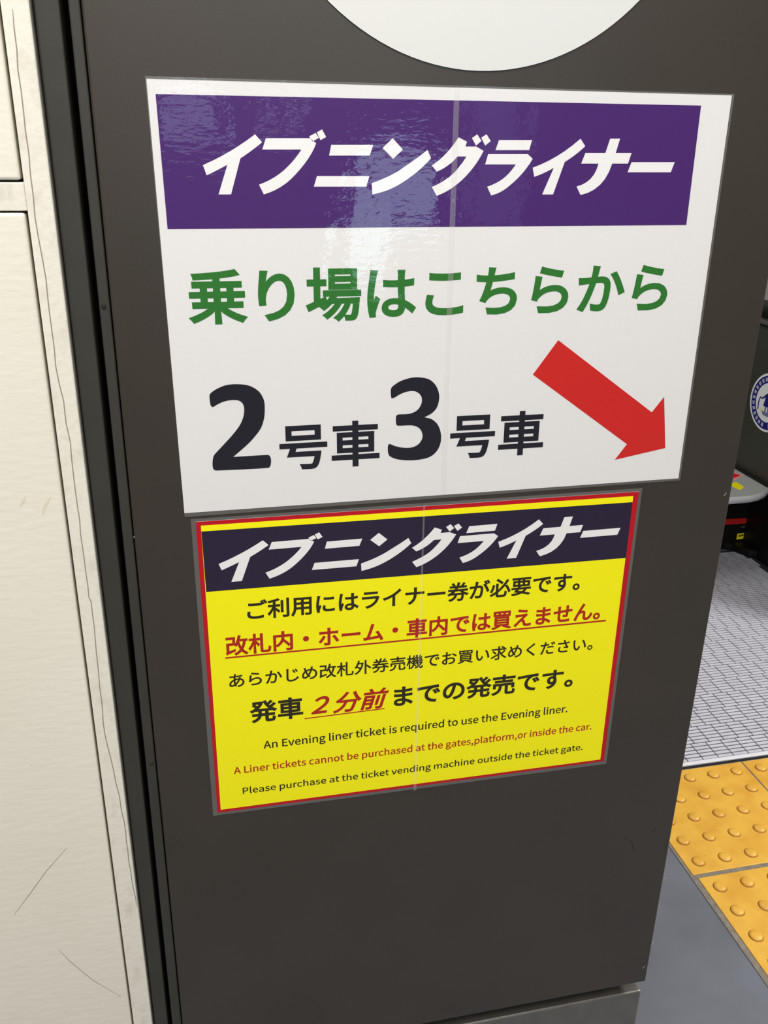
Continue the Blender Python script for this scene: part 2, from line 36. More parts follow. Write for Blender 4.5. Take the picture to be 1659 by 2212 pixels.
def area(name, loc, target, sx, sy, power, color=(1, .975, .945), spread=None):
    ld = bpy.data.lights.new(name, 'AREA'); ld.shape = 'RECTANGLE'; ld.size = sx; ld.size_y = sy
    ld.energy = power; ld.color = color
    if spread: ld.spread = spread
    o = bpy.data.objects.new(name, ld); COL.objects.link(o)
    o.location = loc
    o.rotation_euler = (Vector(target) - Vector(loc)).to_track_quat('-Z', 'Y').to_euler()
    return o


# ceiling tubes over the platform in front of the pillar
area('ceiling_tube_light', (-0.2, -1.05, 2.75), (0.2, -0.35, 0.6), 2.4, 0.16, 56)
area('ceiling_tube_light', (0.6, -3.0, 2.9), (0.4, 0, 0.8), 2.4, 0.2, 36)
area('ceiling_tube_light', (0.9, 1.9, 2.7), (2.0, 1.85, .4), 1.2, 0.2, 19)  # unseen light added to brighten the escalator deck and stickers
area('reflector_wall_light', (0.5, -5.2, 2.9), (0.5, -6.4, 1.7), 4.0, 0.2, 42)  # added light that brightens the wall mirrored in the pillar panel
# lamp near the escalator on the right
area('escalator_light', (3.0, 0.12, 2.6), (1.4, 0.8, 0.0), 0.5, 0.5, 74, (1, .98, .96))
# unseen lights added behind the camera to make the glints in the laminate
area('laminate_glint_light', (1.415, -4.9, 1.09), (.259, 0, 1.317), .52, .46, 3.6, (.55, .78, 1))
area('laminate_glint_light', (1.214, -4.9, .739), (.233, 0, 1.271), .27, .30, 1.1, (.62, .92, 1))
area('laminate_glint_light', (.168, -4.9, 1.507), (.097, 0, 1.37), .34, .28, .75, (.62, .80, 1))
area('laminate_glint_light', (.691, -4.9, 1.517), (.165, 0, 1.372), .17, .10, .12, (.7, .85, 1))
area('laminate_glint_light', (2.02, -4.9, 1.30), (.343, 0, 1.328), .40, 1.0, .9, (.40, .58, 1))


# ------------------------------------------------------------------ materials
def srgb(r, g, b):
    f = lambda c: (c / 255) / 12.92 if c <= 10.31 else (((c / 255) + .055) / 1.055) ** 2.4
    return (f(r), f(g), f(b), 1)


class NT:
    def __init__(self, name):
        self.m = bpy.data.materials.new(name); self.m.use_nodes = True
        self.t = self.m.node_tree; self.n = self.t.nodes
        self.bsdf = self.n['Principled BSDF']; self.out = self.n['Material Output']

    def node(self, typ, **kw):
        n = self.n.new(typ)
        for k, v in kw.items():
            if k.startswith('i_'): n.inputs[k[2:].replace('_', ' ')].default_value = v
            else: setattr(n, k, v)
        return n

    def link(self, a, b): self.t.links.new(a, b)

    def coords(self): return self.node('ShaderNodeTexCoord').outputs['Object']

    def noise(self, scale, detail=4, rough=.5, stretch=None, vec=None):
        vec = vec or self.coords()
        if stretch:
            mp = self.node('ShaderNodeMapping'); mp.inputs['Scale'].default_value = stretch
            self.link(vec, mp.inputs[0]); vec = mp.outputs[0]
        n = self.node('ShaderNodeTexNoise'); n.inputs['Scale'].default_value = scale
        n.inputs['Detail'].default_value = detail; n.inputs['Roughness'].default_value = rough
        self.link(vec, n.inputs['Vector'])
        return n.outputs['Fac']

    def ramp(self, fac, stops):
        r = self.node('ShaderNodeValToRGB'); e = r.color_ramp.elements
        while len(e) < len(stops): e.new(.5)
        for k, (p, c) in enumerate(stops):
            e[k].position = p; e[k].color = c
        self.link(fac, r.inputs[0]); return r.outputs[0]

    def mixc(self, fac, a, b, mode='MIX'):
        x = self.node('ShaderNodeMix', data_type='RGBA', blend_type=mode)
        for i, v in ((0, fac), (6, a), (7, b)):
            if hasattr(v, 'node'): self.link(v, x.inputs[i])
            else: x.inputs[i].default_value = v
        return x.outputs[2]

    def bump(self, h, strength, dist, prev=None):
        b = self.node('ShaderNodeBump'); b.inputs['Strength'].default_value = strength
        b.inputs['Distance'].default_value = dist
        self.link(h, b.inputs['Height'])
        if prev: self.link(prev, b.inputs['Normal'])
        return b.outputs[0]

    def base(self, v):
        if hasattr(v, 'node'): self.link(v, self.bsdf.inputs['Base Color'])
        else: self.bsdf.inputs['Base Color'].default_value = v

    def set(self, **kw):
        for k, v in kw.items(): self.bsdf.inputs[k.replace('_', ' ')].default_value = v

    def normal(self, n): self.link(n, self.bsdf.inputs['Normal'])


def g(v): return (v, v, v, 1)


def plain(name, col, rough=.5, spec=.5, metal=0, noise=None, bump=None):
    t = NT(name)
    if noise:
        sc, amt = noise
        t.base(t.mixc(t.ramp(t.noise(sc), [(.3, g(0)), (.7, g(1))]), col, tuple(c * (1 - amt) for c in col[:3]) + (1,)))
    else: t.base(col)
    t.set(Roughness=rough, Specular_IOR_Level=spec, Metallic=metal)
    if bump: t.normal(t.bump(t.noise(bump[0]), bump[1], bump[2]))
    return t.m


def ink(name, col): return plain(name, col, .6, .05)


M = {}
t = NT('dark_grey_powder_coat')
t.base(t.mixc(t.ramp(t.noise(9, 3), [(.35, g(0)), (.65, g(1))]), srgb(58, 51, 44), srgb(54, 49, 42)))
t.set(Roughness=.31, Specular_IOR_Level=.75); t.normal(t.bump(t.noise(900, 2), .12, .0004)); M['panel'] = t.m
M['trim'] = plain('dark_olive_trim_paint', srgb(60, 59, 53), .4, .4, noise=(30, .12), bump=(700, .1, .0004))
M['void'] = plain('black_gap', srgb(9, 9, 9), .9, .1)
M['gasket'] = plain('black_rubber', srgb(24, 23, 22), .6, .3)
t = NT('cream_enamel_paint')
n1 = t.ramp(t.noise(5, 4), [(.35, g(0)), (.7, g(1))])
c1 = t.mixc(n1, srgb(234, 229, 213), srgb(229, 223, 206))
spots = t.ramp(t.noise(140, 2), [(.76, g(0)), (.8, g(1))])
t.base(t.mixc(spots, c1, srgb(205, 197, 178)))
t.set(Roughness=.38, Specular_IOR_Level=.4); t.normal(t.bump(t.noise(110, 3, stretch=(.5, 1, 1.6)), .25, .0012)); M['cream'] = t.m
t = NT('worn_cream_frame_paint')
n1 = t.ramp(t.noise(60, 6, .65, stretch=(1, 1, .5)), [(.5, g(0)), (.8, g(1))])
t.base(t.mixc(n1, srgb(230, 225, 210), srgb(206, 199, 182)))
t.set(Roughness=.5, Specular_IOR_Level=.35); t.normal(t.bump(t.noise(160, 5), .4, .001)); M['cream_worn'] = t.m
M['crack'] = plain('grey_hairline_dirt', srgb(150, 140, 124), .8, .1)
M['smudge'] = plain('brown_smudge_dirt', srgb(222, 213, 190), .8, .1)
M['paper'] = plain('white_paper', srgb(232, 230, 228), .7, .05, noise=(700, .03))
M['purple'] = ink('purple_print', srgb(72, 34, 108))
M['white_ink'] = ink('white_print', srgb(240, 238, 236))
M['green'] = ink('green_print', srgb(44, 116, 44))
M['black_ink'] = ink('blue_black_print', srgb(28, 28, 38))
M['red'] = ink('red_print', srgb(206, 38, 34))
M['yellow'] = ink('yellow_print', srgb(255, 246, 0))
M['crimson'] = ink('crimson_print', srgb(190, 8, 26))
M['navy'] = ink('navy_print', srgb(38, 28, 54))
M['brown_black'] = ink('black_print', srgb(44, 36, 16))
M['dark_red'] = ink('dark_red_print', srgb(178, 34, 20))
M['disc'] = plain('white_vinyl', srgb(216, 216, 212), .45, .3)
M['steel'] = plain('brushed_steel', srgb(150, 146, 138), .38, .5, .85, noise=(40, .15))
M['chrome'] = plain('polished_steel', srgb(225, 225, 225), .12, .5, 1)
M['screw'] = plain('dark_screw_metal', srgb(70, 68, 64), .3, .5, .7)
M['chip'] = plain('chipped_bare_metal', srgb(190, 185, 172), .5, .4)
M['scuff'] = plain('dark_scuff', srgb(26, 25, 24), .6, .2)
t = NT('grey_platform_sheet')
t.base(t.mixc(t.ramp(t.noise(7, 5), [(.35, g(0)), (.7, g(1))]), srgb(105, 109, 117), srgb(95, 98, 105)))
t.set(Roughness=.6, Specular_IOR_Level=.3); t.normal(t.bump(t.noise(1200, 3), .25, .0006)); M['floor'] = t.m
t = NT('yellow_tactile_resin')
n1 = t.ramp(t.noise(18, 5), [(.4, g(0)), (.75, g(1))])
c1 = t.mixc(n1, srgb(222, 172, 66), srgb(205, 148, 50))
d1 = t.ramp(t.noise(75, 3), [(.73, g(0)), (.77, g(1))])
t.base(t.mixc(d1, c1, srgb(140, 95, 40)))
t.set(Roughness=.42, Specular_IOR_Level=.45); M['tactile'] = t.m
M['tactile_foot_shade'] = plain('painted_dome_foot_shade', srgb(178, 122, 40), .6, .3, noise=(120, .3))  # darker brown paints shade onto the foot of each dome
M['grout'] = plain('grey_joint_filler', srgb(138, 130, 118), .8, .2, noise=(90, .35))
M['plate'] = plain('grey_aluminium_plate', srgb(214, 213, 221), .42, .5, .2, noise=(25, .12))
M['edging'] = plain('bright_aluminium', srgb(225, 225, 230), .4, .5, .1)
M['rim'] = plain('polished_aluminium_rim', srgb(235, 235, 238), .25, .6, .3)
M['plate_dark'] = plain('grimy_plate_groove', srgb(48, 48, 54), .7, .3)
M['esc_dark'] = plain('dark_green_grey_cladding', srgb(62, 62, 54), .4, .4, noise=(6, .15))
M['esc_black'] = plain('black_skirt_paint', srgb(11, 11, 10), .5, .3)
M['deck'] = plain('grey_deck_plastic', srgb(168, 172, 168), .45, .4)
M['blue'] = plain('blue_print', srgb(24, 24, 120), .5, .3)
M['sticker'] = plain('white_sticker_film', srgb(244, 244, 244), .45, .3)
M['arrow_red'] = plain('red_sticker_film', srgb(235, 25, 35), .45, .3)
M['pink'] = plain('pale_pink_edge', srgb(225, 160, 155), .5, .3)
M['sticker_yellow'] = plain('yellow_sticker_film', srgb(250, 240, 20), .45, .3)
M['strip_red'] = plain('red_marking_paint', srgb(190, 30, 30), .5, .3)
M['wall'] = plain('pale_station_wall', srgb(200, 200, 195), .6, .3)
M['blue_grey'] = plain('grey_blue_print', srgb(120, 120, 160), .5, .3)


def film_material(name, milky, rough=.07, f0=.04):
    t = NT(name); t.n.remove(t.bsdf)
    co = t.coords()
    fine = t.noise(150, 3, .5, (.6, 1, 1.5), co)
    wide = t.noise(16, 2, .5, (1, 1, .6), co)
    nn = t.bump(wide, .22, .004)
    nn = t.bump(fine, .16, .0008, nn)
    tr = t.node('ShaderNodeBsdfTransparent')
    gl = t.node('ShaderNodeBsdfGlossy'); gl.inputs['Roughness'].default_value = rough
    df = t.node('ShaderNodeBsdfDiffuse'); df.inputs['Color'].default_value = srgb(235, 232, 226)
    t.link(nn, gl.inputs['Normal'])
    lw = t.node('ShaderNodeLayerWeight'); lw.inputs['Blend'].default_value = .5
    def mth(op, a, b):
        x = t.node('ShaderNodeMath', operation=op)
        for i, v in ((0, a), (1, b)):
            if hasattr(v, 'node'): t.link(v, x.inputs[i])
            else: x.inputs[i].default_value = v
        return x.outputs[0]
    ge = t.node('ShaderNodeNewGeometry')
    schlick = mth('ADD', mth('MULTIPLY', mth('POWER', lw.outputs['Facing'], 5.0), .96 if f0 > .02 else .1), f0)
    front = mth('MULTIPLY', schlick, mth('SUBTRACT', 1.0, ge.outputs['Backfacing']))
    mx0 = t.node('ShaderNodeMixShader'); mx0.inputs[0].default_value = milky
    t.link(tr.outputs[0], mx0.inputs[1]); t.link(df.outputs[0], mx0.inputs[2])
    mx = t.node('ShaderNodeMixShader'); t.link(front, mx.inputs[0])
    t.link(mx0.outputs[0], mx.inputs[1]); t.link(gl.outputs[0], mx.inputs[2])
    t.link(mx.outputs[0], t.out.inputs['Surface'])
    return t.m


M['film'] = film_material('clear_laminate_film', .004, .02)
M['film_strip'] = film_material('clear_overlap_film', .07, .1, .008)
M['film_edge'] = film_material('milky_laminate_edge', .055, .2)


# ------------------------------------------------------------------ builders
def link_mesh(name, bm, mats, parent=None, smooth=False):
    bmesh.ops.recalc_face_normals(bm, faces=bm.faces)
    me = bpy.data.meshes.new(name); bm.to_mesh(me); bm.free()
    for mm in (mats if isinstance(mats, (list, tuple)) else [mats]): me.materials.append(mm)
    if smooth:
        for p in me.polygons: p.use_smooth = True
    o = bpy.data.objects.new(name, me); COL.objects.link(o)
    if parent:
        o.parent = parent; o.matrix_parent_inverse = Matrix.Identity(4)
        # geometry is given in world metres: bring it into the parent's frame
        p = parent; off = Vector()
        while p: off += p.location; p = p.parent
        me.transform(Matrix.Translation(-off))
    return o


def tag(o, label=None, cat=None, group=None, kind=None):
    if label: o['label'] = label
    if cat: o['category'] = cat
    if group: o['group'] = group
    if kind: o['kind'] = kind
    return o


def thing(name, loc, label, cat, group=None):
    o = bpy.data.objects.new(name, None); COL.objects.link(o); o.location = loc; o.empty_display_size = .05
    bpy.context.view_layer.update()
    return tag(o, label, cat, group)


def add_box(bm, x0, x1, y0, y1, z0, z1, bevel=0, seg=2, mat=0):
    vs = [bm.verts.new((x, y, z)) for x in (x0, x1) for y in (y0, y1) for z in (z0, z1)]
    F = [bm.faces.new([vs[i] for i in q]) for q in ((0, 1, 3, 2), (4, 6, 7, 5), (0, 4, 5, 1), (2, 3, 7, 6), (0, 2, 6, 4), (1, 5, 7, 3))]
    for f in F: f.material_index = mat
    if bevel:
        es = list({e for f in F for e in f.edges})
        bmesh.ops.bevel(bm, geom=es, offset=bevel, segments=seg, affect='EDGES', profile=.5)
    return F


def lean(x_low, x_high):
    """x of an upright edge that leans a little: measured at z .44 and z 1.44"""
    return lambda z: x_low + (x_high - x_low) * (z - .44)


def add_post(bm, fx0, fx1, y0, y1, z0, z1, bevel=0, seg=2):
    vs = [bm.verts.new((f(z), y, z)) for f in (fx0, fx1) for y in (y0, y1) for z in (z0, z1)]
    F = [bm.faces.new([vs[i] for i in q]) for q in ((0, 1, 3, 2), (4, 6, 7, 5), (0, 4, 5, 1), (2, 3, 7, 6), (0, 2, 6, 4), (1, 5, 7, 3))]
    if bevel:
        es = list({e for f in F for e in f.edges})
        bmesh.ops.bevel(bm, geom=es, offset=bevel, segments=seg, affect='EDGES', profile=.5)


def prism(bm, pts, mapf, d0, d1, mat=0):
    """polygon pts (2D) extruded between mapf(p, d0) and mapf(p, d1); concave allowed"""
    tri = tessellate_polygon([[Vector((p[0], p[1], 0)) for p in pts]])
    a = [bm.verts.new(mapf(p, d0)) for p in pts]; b = [bm.verts.new(mapf(p, d1)) for p in pts]
    for q in tri:
        for lst in (a, b):
            try: bm.faces.new([lst[i] for i in q]).material_index = mat
            except ValueError: pass
    n = len(pts)
    for i in range(n):
        bm.faces.new((a[i], a[(i + 1) % n], b[(i + 1) % n], b[i])).material_index = mat


def add_cyl(bm, c, axis, r, h, seg=24, bevel=0):
    mat = Vector(axis).to_track_quat('Z', 'Y').to_matrix().to_4x4(); mat.translation = Vector(c)
    bmesh.ops.create_cone(bm, cap_ends=True, segments=seg, radius1=r, radius2=r * (1 - bevel), depth=h, matrix=mat)


def seg_strip(bm, pts, width, y0, y1):
    """thin raised line through pts=(x,z) on a wall facing -y"""
    P = [Vector((p[0], p[1])) for p in pts]
    L, Rr = [], []
    for i, p in enumerate(P):
        d = (P[min(i + 1, len(P) - 1)] - P[max(i - 1, 0)]).normalized(); n = Vector((-d.y, d.x))
        wd = width * (.5 if 0 < i < len(P) - 1 else .2)
        L.append(p + n * wd); Rr.append(p - n * wd)
    vs = [[bm.verts.new((q.x, y, q.y)) for q in lst for y in (y0, y1)] for lst in (L, Rr)]
    n = len(P)
    for i in range(n - 1):
        for k in (0, 1):
            a, b = vs[0], vs[1]
            bm.faces.new((a[2 * i + k], a[2 * i + 2 + k], b[2 * i + 2 + k], b[2 * i + k]))
        for s in vs: bm.faces.new((s[2 * i], s[2 * i + 1], s[2 * i + 3], s[2 * i + 2]))


def wander(pts, amp, step=.012):
    """a hand-drawn looking line through pts"""
    random.seed(7); out = []
    for a, b in zip(pts, pts[1:]):
        a, b = Vector(a), Vector(b); n = max(1, int((b - a).length / step))
        for k in range(n):
            p = a + (b - a) * k / n
            out.append((p.x + random.uniform(-amp, amp), p.y))
    return out + [tuple(pts[-1])]


# ------------------------------------------------------------------ floor
bm = bmesh.new(); add_box(bm, -4, 6, -7, 6, -.08, 0)
tag(link_mesh('floor', bm, M['floor']), kind='structure')
bm = bmesh.new(); add_box(bm, -4, 6, 5.6, 5.7, 0, 3)
tag(link_mesh('wall_back', bm, M['wall']), kind='structure')

bm = bmesh.new(); add_box(bm, -4, 6, -6.6, -6.5, 0, 3.2)  # unseen wall added as a bright reflection for the pillar panel
tag(link_mesh('wall_front_reflector', bm, M['wall']), kind='structure')

# yellow tactile tiles: 30 cm square, five by five domes, pressed in one piece
def tactile(x0, y0, label):
    bm = bmesh.new(); s = .300; h = .0035
    add_box(bm, x0, x0 + s, y0, y0 + s, -.004, h, .0012, 2)
    ox, oy = x0 + .030, y0 + .030
    for i in range(5):
        for j in range(5):
            cx, cy = ox + .06 * i, oy + .06 * j
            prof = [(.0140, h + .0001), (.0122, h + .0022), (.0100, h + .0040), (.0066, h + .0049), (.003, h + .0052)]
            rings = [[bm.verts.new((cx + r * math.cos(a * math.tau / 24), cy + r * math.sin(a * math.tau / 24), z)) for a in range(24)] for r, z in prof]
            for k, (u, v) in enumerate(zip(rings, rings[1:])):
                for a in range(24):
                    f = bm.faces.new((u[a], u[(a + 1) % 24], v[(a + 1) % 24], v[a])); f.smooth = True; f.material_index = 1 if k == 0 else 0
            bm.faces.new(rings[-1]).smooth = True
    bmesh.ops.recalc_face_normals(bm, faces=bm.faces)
    o = link_mesh('tactile_tile', bm, [M['tactile'], M['tactile_foot_shade']])
    return tag(o, label, 'paving tile', 'yellow tactile tiles on the platform floor')


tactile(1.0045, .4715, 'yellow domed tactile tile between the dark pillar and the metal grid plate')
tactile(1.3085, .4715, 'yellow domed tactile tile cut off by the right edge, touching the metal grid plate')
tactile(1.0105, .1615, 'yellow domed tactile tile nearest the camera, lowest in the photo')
bm = bmesh.new()
add_box(bm, .9985, 1.62, .466, .7745, -.003, .0016); add_box(bm, .9985, 1.3155, .155, .466, -.003, .0016)
o = link_mesh('trim_1', bm, M['grout']); tag(o, kind='structure')

# metal landing plate of the escalator, with a grid of raised bars
pl = thing('landing_plate', (1.5, 1.3, 0), 'grey metal escalator landing plate with a grid of raised bars behind the yellow tiles', 'floor plate')
X0, X1, Y0, Y1 = .98, 2.016, .783, 1.86
bm = bmesh.new(); add_box(bm, X0, X1, Y0 + .012, Y1, -.002, .0015)
link_mesh('base_sheet', bm, M['plate_dark'], pl)
bm = bmesh.new(); add_box(bm, X0, X1, Y0, Y0 + .011, -.002, .0055, .001)
tag(link_mesh('front_edging', bm, M['edging'], pl), 'bright metal edging')
bm = bmesh.new(); add_box(bm, X0, X1, .7746, .7826, -.002, .0022)  # black strip added to stand for the dark gap beside the edging
tag(link_mesh('edge_seal', bm, M['gasket'], pl), 'black strip in the gap')
bm = bmesh.new()
bw, bl, gap = .0385, .0096, .0028
ny = int((Y1 - Y0 - .016) / (bl + gap)); nx = int((X1 - X0) / (bw + .0018))
for j in range(ny):
    y = Y0 + .015 + j * (bl + gap)
    for i in range(nx):
        x = X0 + .002 + i * (bw + .0018) + (.012 if (j // 5) % 2 else 0)
        if x + bw > X1: continue
        e = .0006
        lo = [bm.verts.new(p) for p in ((x, y, .001), (x + bw, y, .001), (x + bw, y + bl, .001), (x, y + bl, .001))]
        hi = [bm.verts.new(p) for p in ((x + e, y + e, .0028), (x + bw - e, y + e, .0028), (x + bw - e, y + bl - e, .0028), (x + e, y + bl - e, .0028))]
        bm.faces.new(hi)
        for k in range(4): bm.faces.new((lo[k], lo[(k + 1) % 4], hi[(k + 1) % 4], hi[k]))
link_mesh('bar_grid', bm, M['plate'], pl)

# ------------------------------------------------------------------ escalator end behind the pillar
es = thing('escalator', (2.05, 1.9, 0), 'dark escalator end with grey rounded deck, seen past the right edge of the pillar', 'escalator')
bm = bmesh.new(); add_box(bm, 2.004, 2.12, 1.16, 4.2, .285, .80, .006)
link_mesh('balustrade', bm, M['esc_dark'], es)
bm = bmesh.new(); add_box(bm, 2.018, 2.12, 1.16, 4.2, 0, .285)
link_mesh('skirt', bm, M['esc_black'], es)
bm = bmesh.new(); add_box(bm, 1.995, 2.13, 1.15, 4.2, .803, .818, .003)
tag(link_mesh('cover_strip', bm, M['steel'], es), 'steel strip along the balustrade top')
bm = bmesh.new(); add_box(bm, 2.01, 2.10, 1.15, 4.2, .826, .862, .014, 4)
tag(link_mesh('handrail', bm, M['gasket'], es), 'black rubber handrail')
bm = bmesh.new()
foot = [(1.55, 1.873), (1.947, 1.873), (1.966, 1.858), (1.98, 1.822), (1.995, 1.80), (2.0179, 1.784), (2.0179, 2.6), (1.55, 2.6)]
prism(bm, foot, lambda p, d: (p[0], p[1], d), .0048, .03)
add_box(bm, 1.55, 2.0175, 1.875, 2.6, .03, .268)
link_mesh('housing', bm, M['esc_black'], es)
# half-round deck over the housing
def deck_outline(grow):
    g_ = grow
    pts = [(1.50, 2.3), (1.50, 1.700 - g_), (1.80, 1.694 - g_), (1.845, 1.694 - g_), (1.885, 1.696 - g_), (1.920, 1.706 - g_), (1.950, 1.722 - g_), (1.975, 1.742 - g_), (2.0035, 1.768 - g_), (2.0035, 2.3)]
    return pts
bm = bmesh.new(); prism(bm, deck_outline(0), lambda p, d: (p[0], p[1], d), .268, .285)
dk = link_mesh('deck', bm, M['deck'], es)
bm = bmesh.new()
rim = [p for p in deck_outline(0)[1:-1]]
for (ax, ay), (bx, by) in zip(rim, rim[1:]):
    q = [bm.verts.new(v) for v in ((ax, ay, .286), (bx, by, .286), (bx + .002, by - .010, .278), (ax + .001, ay - .010, .278), (ax + .001, ay - .006, .264), (bx + .001, by - .006, .264), (ax, ay, .264), (bx, by, .264))]
    bm.faces.new((q[0], q[1], q[2], q[3])); bm.faces.new((q[3], q[2], q[5], q[4])); bm.faces.new((q[4], q[5], q[7], q[6]))
bmesh.ops.remove_doubles(bm, verts=bm.verts, dist=1e-5)
tag(link_mesh('rim', bm, M['rim'], es, True), 'bright curved metal rim')
bm = bmesh.new(); add_box(bm, 1.985, 2.0035, 1.755, 2.3, .285, .292, .002)
link_mesh('deck_joint', bm, M['gasket'], es)


def flat_deck(name, pts, mats, z, label, cat):
    bm = bmesh.new(); prism(bm, pts, lambda p, d: (p[0], p[1], d), z, z + .0006)
    return tag(link_mesh(name, bm, mats), label, cat)



flat_deck('direction_sticker', [[1.9509, 1.9363], [1.9793, 1.8791], [1.8858, 1.8232]], M['pink'], .285, 'red triangle sticker with pale edge on the grey escalator deck', 'sticker')
bpy.data.objects['direction_sticker']['label'] = 'red triangle sticker with pale edge on the grey escalator deck'
bm = bmesh.new(); prism(bm, [[1.9417, 1.9122], [1.9682, 1.8821], [1.9069, 1.8507]], lambda p, d: (p[0], p[1], d), .2857, .2861)
link_mesh('red_field', bm, M['arrow_red'], bpy.data.objects['direction_sticker'])
flat_deck('direction_sticker', [[1.911, 1.8247], [1.9124, 1.7797], [1.9022, 1.766], [1.8791, 1.7509], [1.8694, 1.8063]], M['sticker_yellow'], .285, 'yellow pointed sticker on the grey escalator deck', 'sticker')
def front_mark(name, pts, mat, label, cat):
    bm = bmesh.new(); prism(bm, pts, lambda p, d: (p[0], d, p[1]), 1.8742, 1.8748)
    return tag(link_mesh(name, bm, mat), label, cat)
front_mark('marking_strip', [[1.9044, 0.1233], [2.0228, 0.1201], [2.0238, 0.0993], [1.9063, 0.1006]], M['strip_red'], 'red strip on the black housing below the grey deck', 'sticker')
wl = front_mark('warning_label', [[1.9913, 0.0608], [2.0361, 0.0615], [2.0416, 0.04], [1.9905, 0.0376]], M['sticker_yellow'], 'small yellow label low on the black housing', 'label')
bm = bmesh.new()
x0_, z0_ = 1.9985, 0.0416; dx_ = 0.00877499999999998; dz_ = .014
for k in range(4): add_box(bm, x0_ + dx_ * k, x0_ + dx_ * (k + .7), 1.8738, 1.8744, z0_ + .006 + k * .0012, z0_ + dz_ + k * .0012)
link_mesh('label_lettering', bm, M['brown_black'], wl)
front_mark('small_label', [[2.0012, 0.0898], [2.0302, 0.0889], [2.03, 0.0829], [2.0003, 0.0833]], M['steel'], 'tiny grey label between the red strip and the yellow label', 'label')
# round blue sticker on the balustrade
sk = thing('round_sticker', (2.004, 1.855, .5545), 'round white and blue sticker on the dark escalator balustrade', 'sticker')
def disc_x(bm, r, x0, x1, cy=0, cz=0, seg=64): 
    ring = [(cy + 1.855 + r * math.cos(a * math.tau / seg), cz + .5545 + r * math.sin(a * math.tau / seg)) for a in range(seg)]
    prism(bm, ring, lambda p, d: (d, p[0], p[1]), x0, x1)
bm = bmesh.new(); disc_x(bm, .100, 2.0035, 2.0029); link_mesh('backing', bm, M['sticker'], sk)
def ring_x(bm, r0, r1, x, a0=0, a1=1, seg=72):
    A_ = [[bm.verts.new((x, 1.855 + r * math.cos((a0 + (a1 - a0) * k / seg) * math.tau), .5545 + r * math.sin((a0 + (a1 - a0) * k / seg) * math.tau))) for k in range(seg + 1)] for r in (r0, r1)]
    for k in range(seg): bm.faces.new((A_[0][k], A_[0][k + 1], A_[1][k + 1], A_[1][k]))
bm = bmesh.new(); ring_x(bm, .067, .092, 2.0026)
rg = link_mesh('blue_ring', bm, M['blue'], sk)
# ring lettering: short white characters around the ring
random.seed(4)
for k in range(26):
    a = k / 26
    if k in (6, 19): continue
    bm = bmesh.new()
    for s_ in range(3):
        b = a + (s_ - 1) * .008
        ring_x(bm, .0715 + .002 * random.random(), .0865 - .002 * random.random(), 2.0024, b, b + .0042, 2)
    ring_x(bm, .077, .0795, 2.0024, a - .010, a + .012, 3)
    link_mesh('ring_character', bm, M['sticker'], rg)
# pictogram: figure in a blue coat standing on a step, holding a rail (y decreases to the right)
def pic(name, pts, mat, x=2.0025):
    bm = bmesh.new(); prism(bm, [(1.855 - p[0], .5545 + p[1]) for p in pts], lambda p, d: (d, p[0], p[1]), x, x - .0003)
    return link_mesh(name, bm, mat, sk)
pic('figure', [(-.012, .030), (.012, .030), (.018, .022), (.014, -.014), (-.022, -.016), (-.016, .016), (-.034, .004), (-.036, .008), (-.018, .024)], M['blue'])
pic('head', [(.011 * math.cos(a * math.tau / 20), .042 + .011 * math.sin(a * math.tau / 20)) for a in range(20)], M['blue'])
for dx in (-.012, .003): pic('leg', [(dx, -.014), (dx + .008, -.014), (dx + .008, -.034), (dx, -.034)], M['blue_grey'])
pic('step', [(-.026, -.034), (.030, -.034), (.040, -.046), (-.016, -.046)], M['blue_grey'])
pic('step_edge', [(-.034, -.036), (-.026, -.026), (-.022, -.026), (-.027, -.038)], M['sticker_yellow'], 2.0022)
pic('rail', [(-.050, -.034), (-.053, -.010), (-.047, .010), (-.036, .012), (-.036, .008), (-.044, .006), (-.048, -.010), (-.045, -.034)], M['blue'])


# ------------------------------------------------------------------ cream wall panelling on the left
wp = thing('wall_panelling', (-.15, 0, 0), 'cream painted metal wall panelling with inset panels, left of the dark pillar', 'wall panel')
edge = lean(-.0035, -.0026)
bm = bmesh.new()
gx = lean(-.0243, -.0225)
gx2 = lambda z: gx(z) + .0012
far = lambda z: -.62
fy = .0
add_post(bm, gx2, edge, fy, .05, 0, 2.2, .0012)
for z0, z1 in ((0, .12), (1.3010, 1.3208), (2.08, 2.2)):
    add_box(bm, -.62, -.0215, fy, .05, z0, z1, .0008)
add_box(bm, -.66, -.62, fy, .05, 0, 2.2, .001)
fr = link_mesh('frame', bm, M['cream_worn'], wp)
bm = bmesh.new(); add_box(bm, -.63, -.02, .012, .06, .05, 2.15)
link_mesh('backing', bm, M['void'], wp)
for nm, z0, z1 in (('panel', .122, 1.2996), ('panel', 1.3222, 2.078)):
    bm = bmesh.new()
    add_post(bm, lambda z: -.618, lambda z: gx(z) - .0006, -.0012, .03, z0, z1, .0022, 3)
    p_ = link_mesh(nm, bm, M['cream'], wp)
    if z0 < 1:
        for k, (s, wd) in enumerate(zip(DATA['scratch'], (.0006, .0006))):
            bm = bmesh.new(); seg_strip(bm, s, wd, -.00135, -.00125)
            link_mesh('scratch', bm, M['crack'], p_)
        bm = bmesh.new()
        for s in [[[-0.0575, 1.0696], [-0.0548, 1.0736], [-0.0525, 1.0775]], [[-0.0412, 1.0609], [-0.0384, 1.0682], [-0.0327, 1.0761]]]: seg_strip(bm, s, .0028, -.00135, -.00125)
        tag(link_mesh('smudge', bm, M['smudge'], p_), 'brown smudges')
bm = bmesh.new(); seg_strip(bm, wander(DATA['crack'], .0005), .0008, fy - .00018, fy - .00008)
tag(link_mesh('paint_crack', bm, M['crack'], fr), 'grey hairline crack')

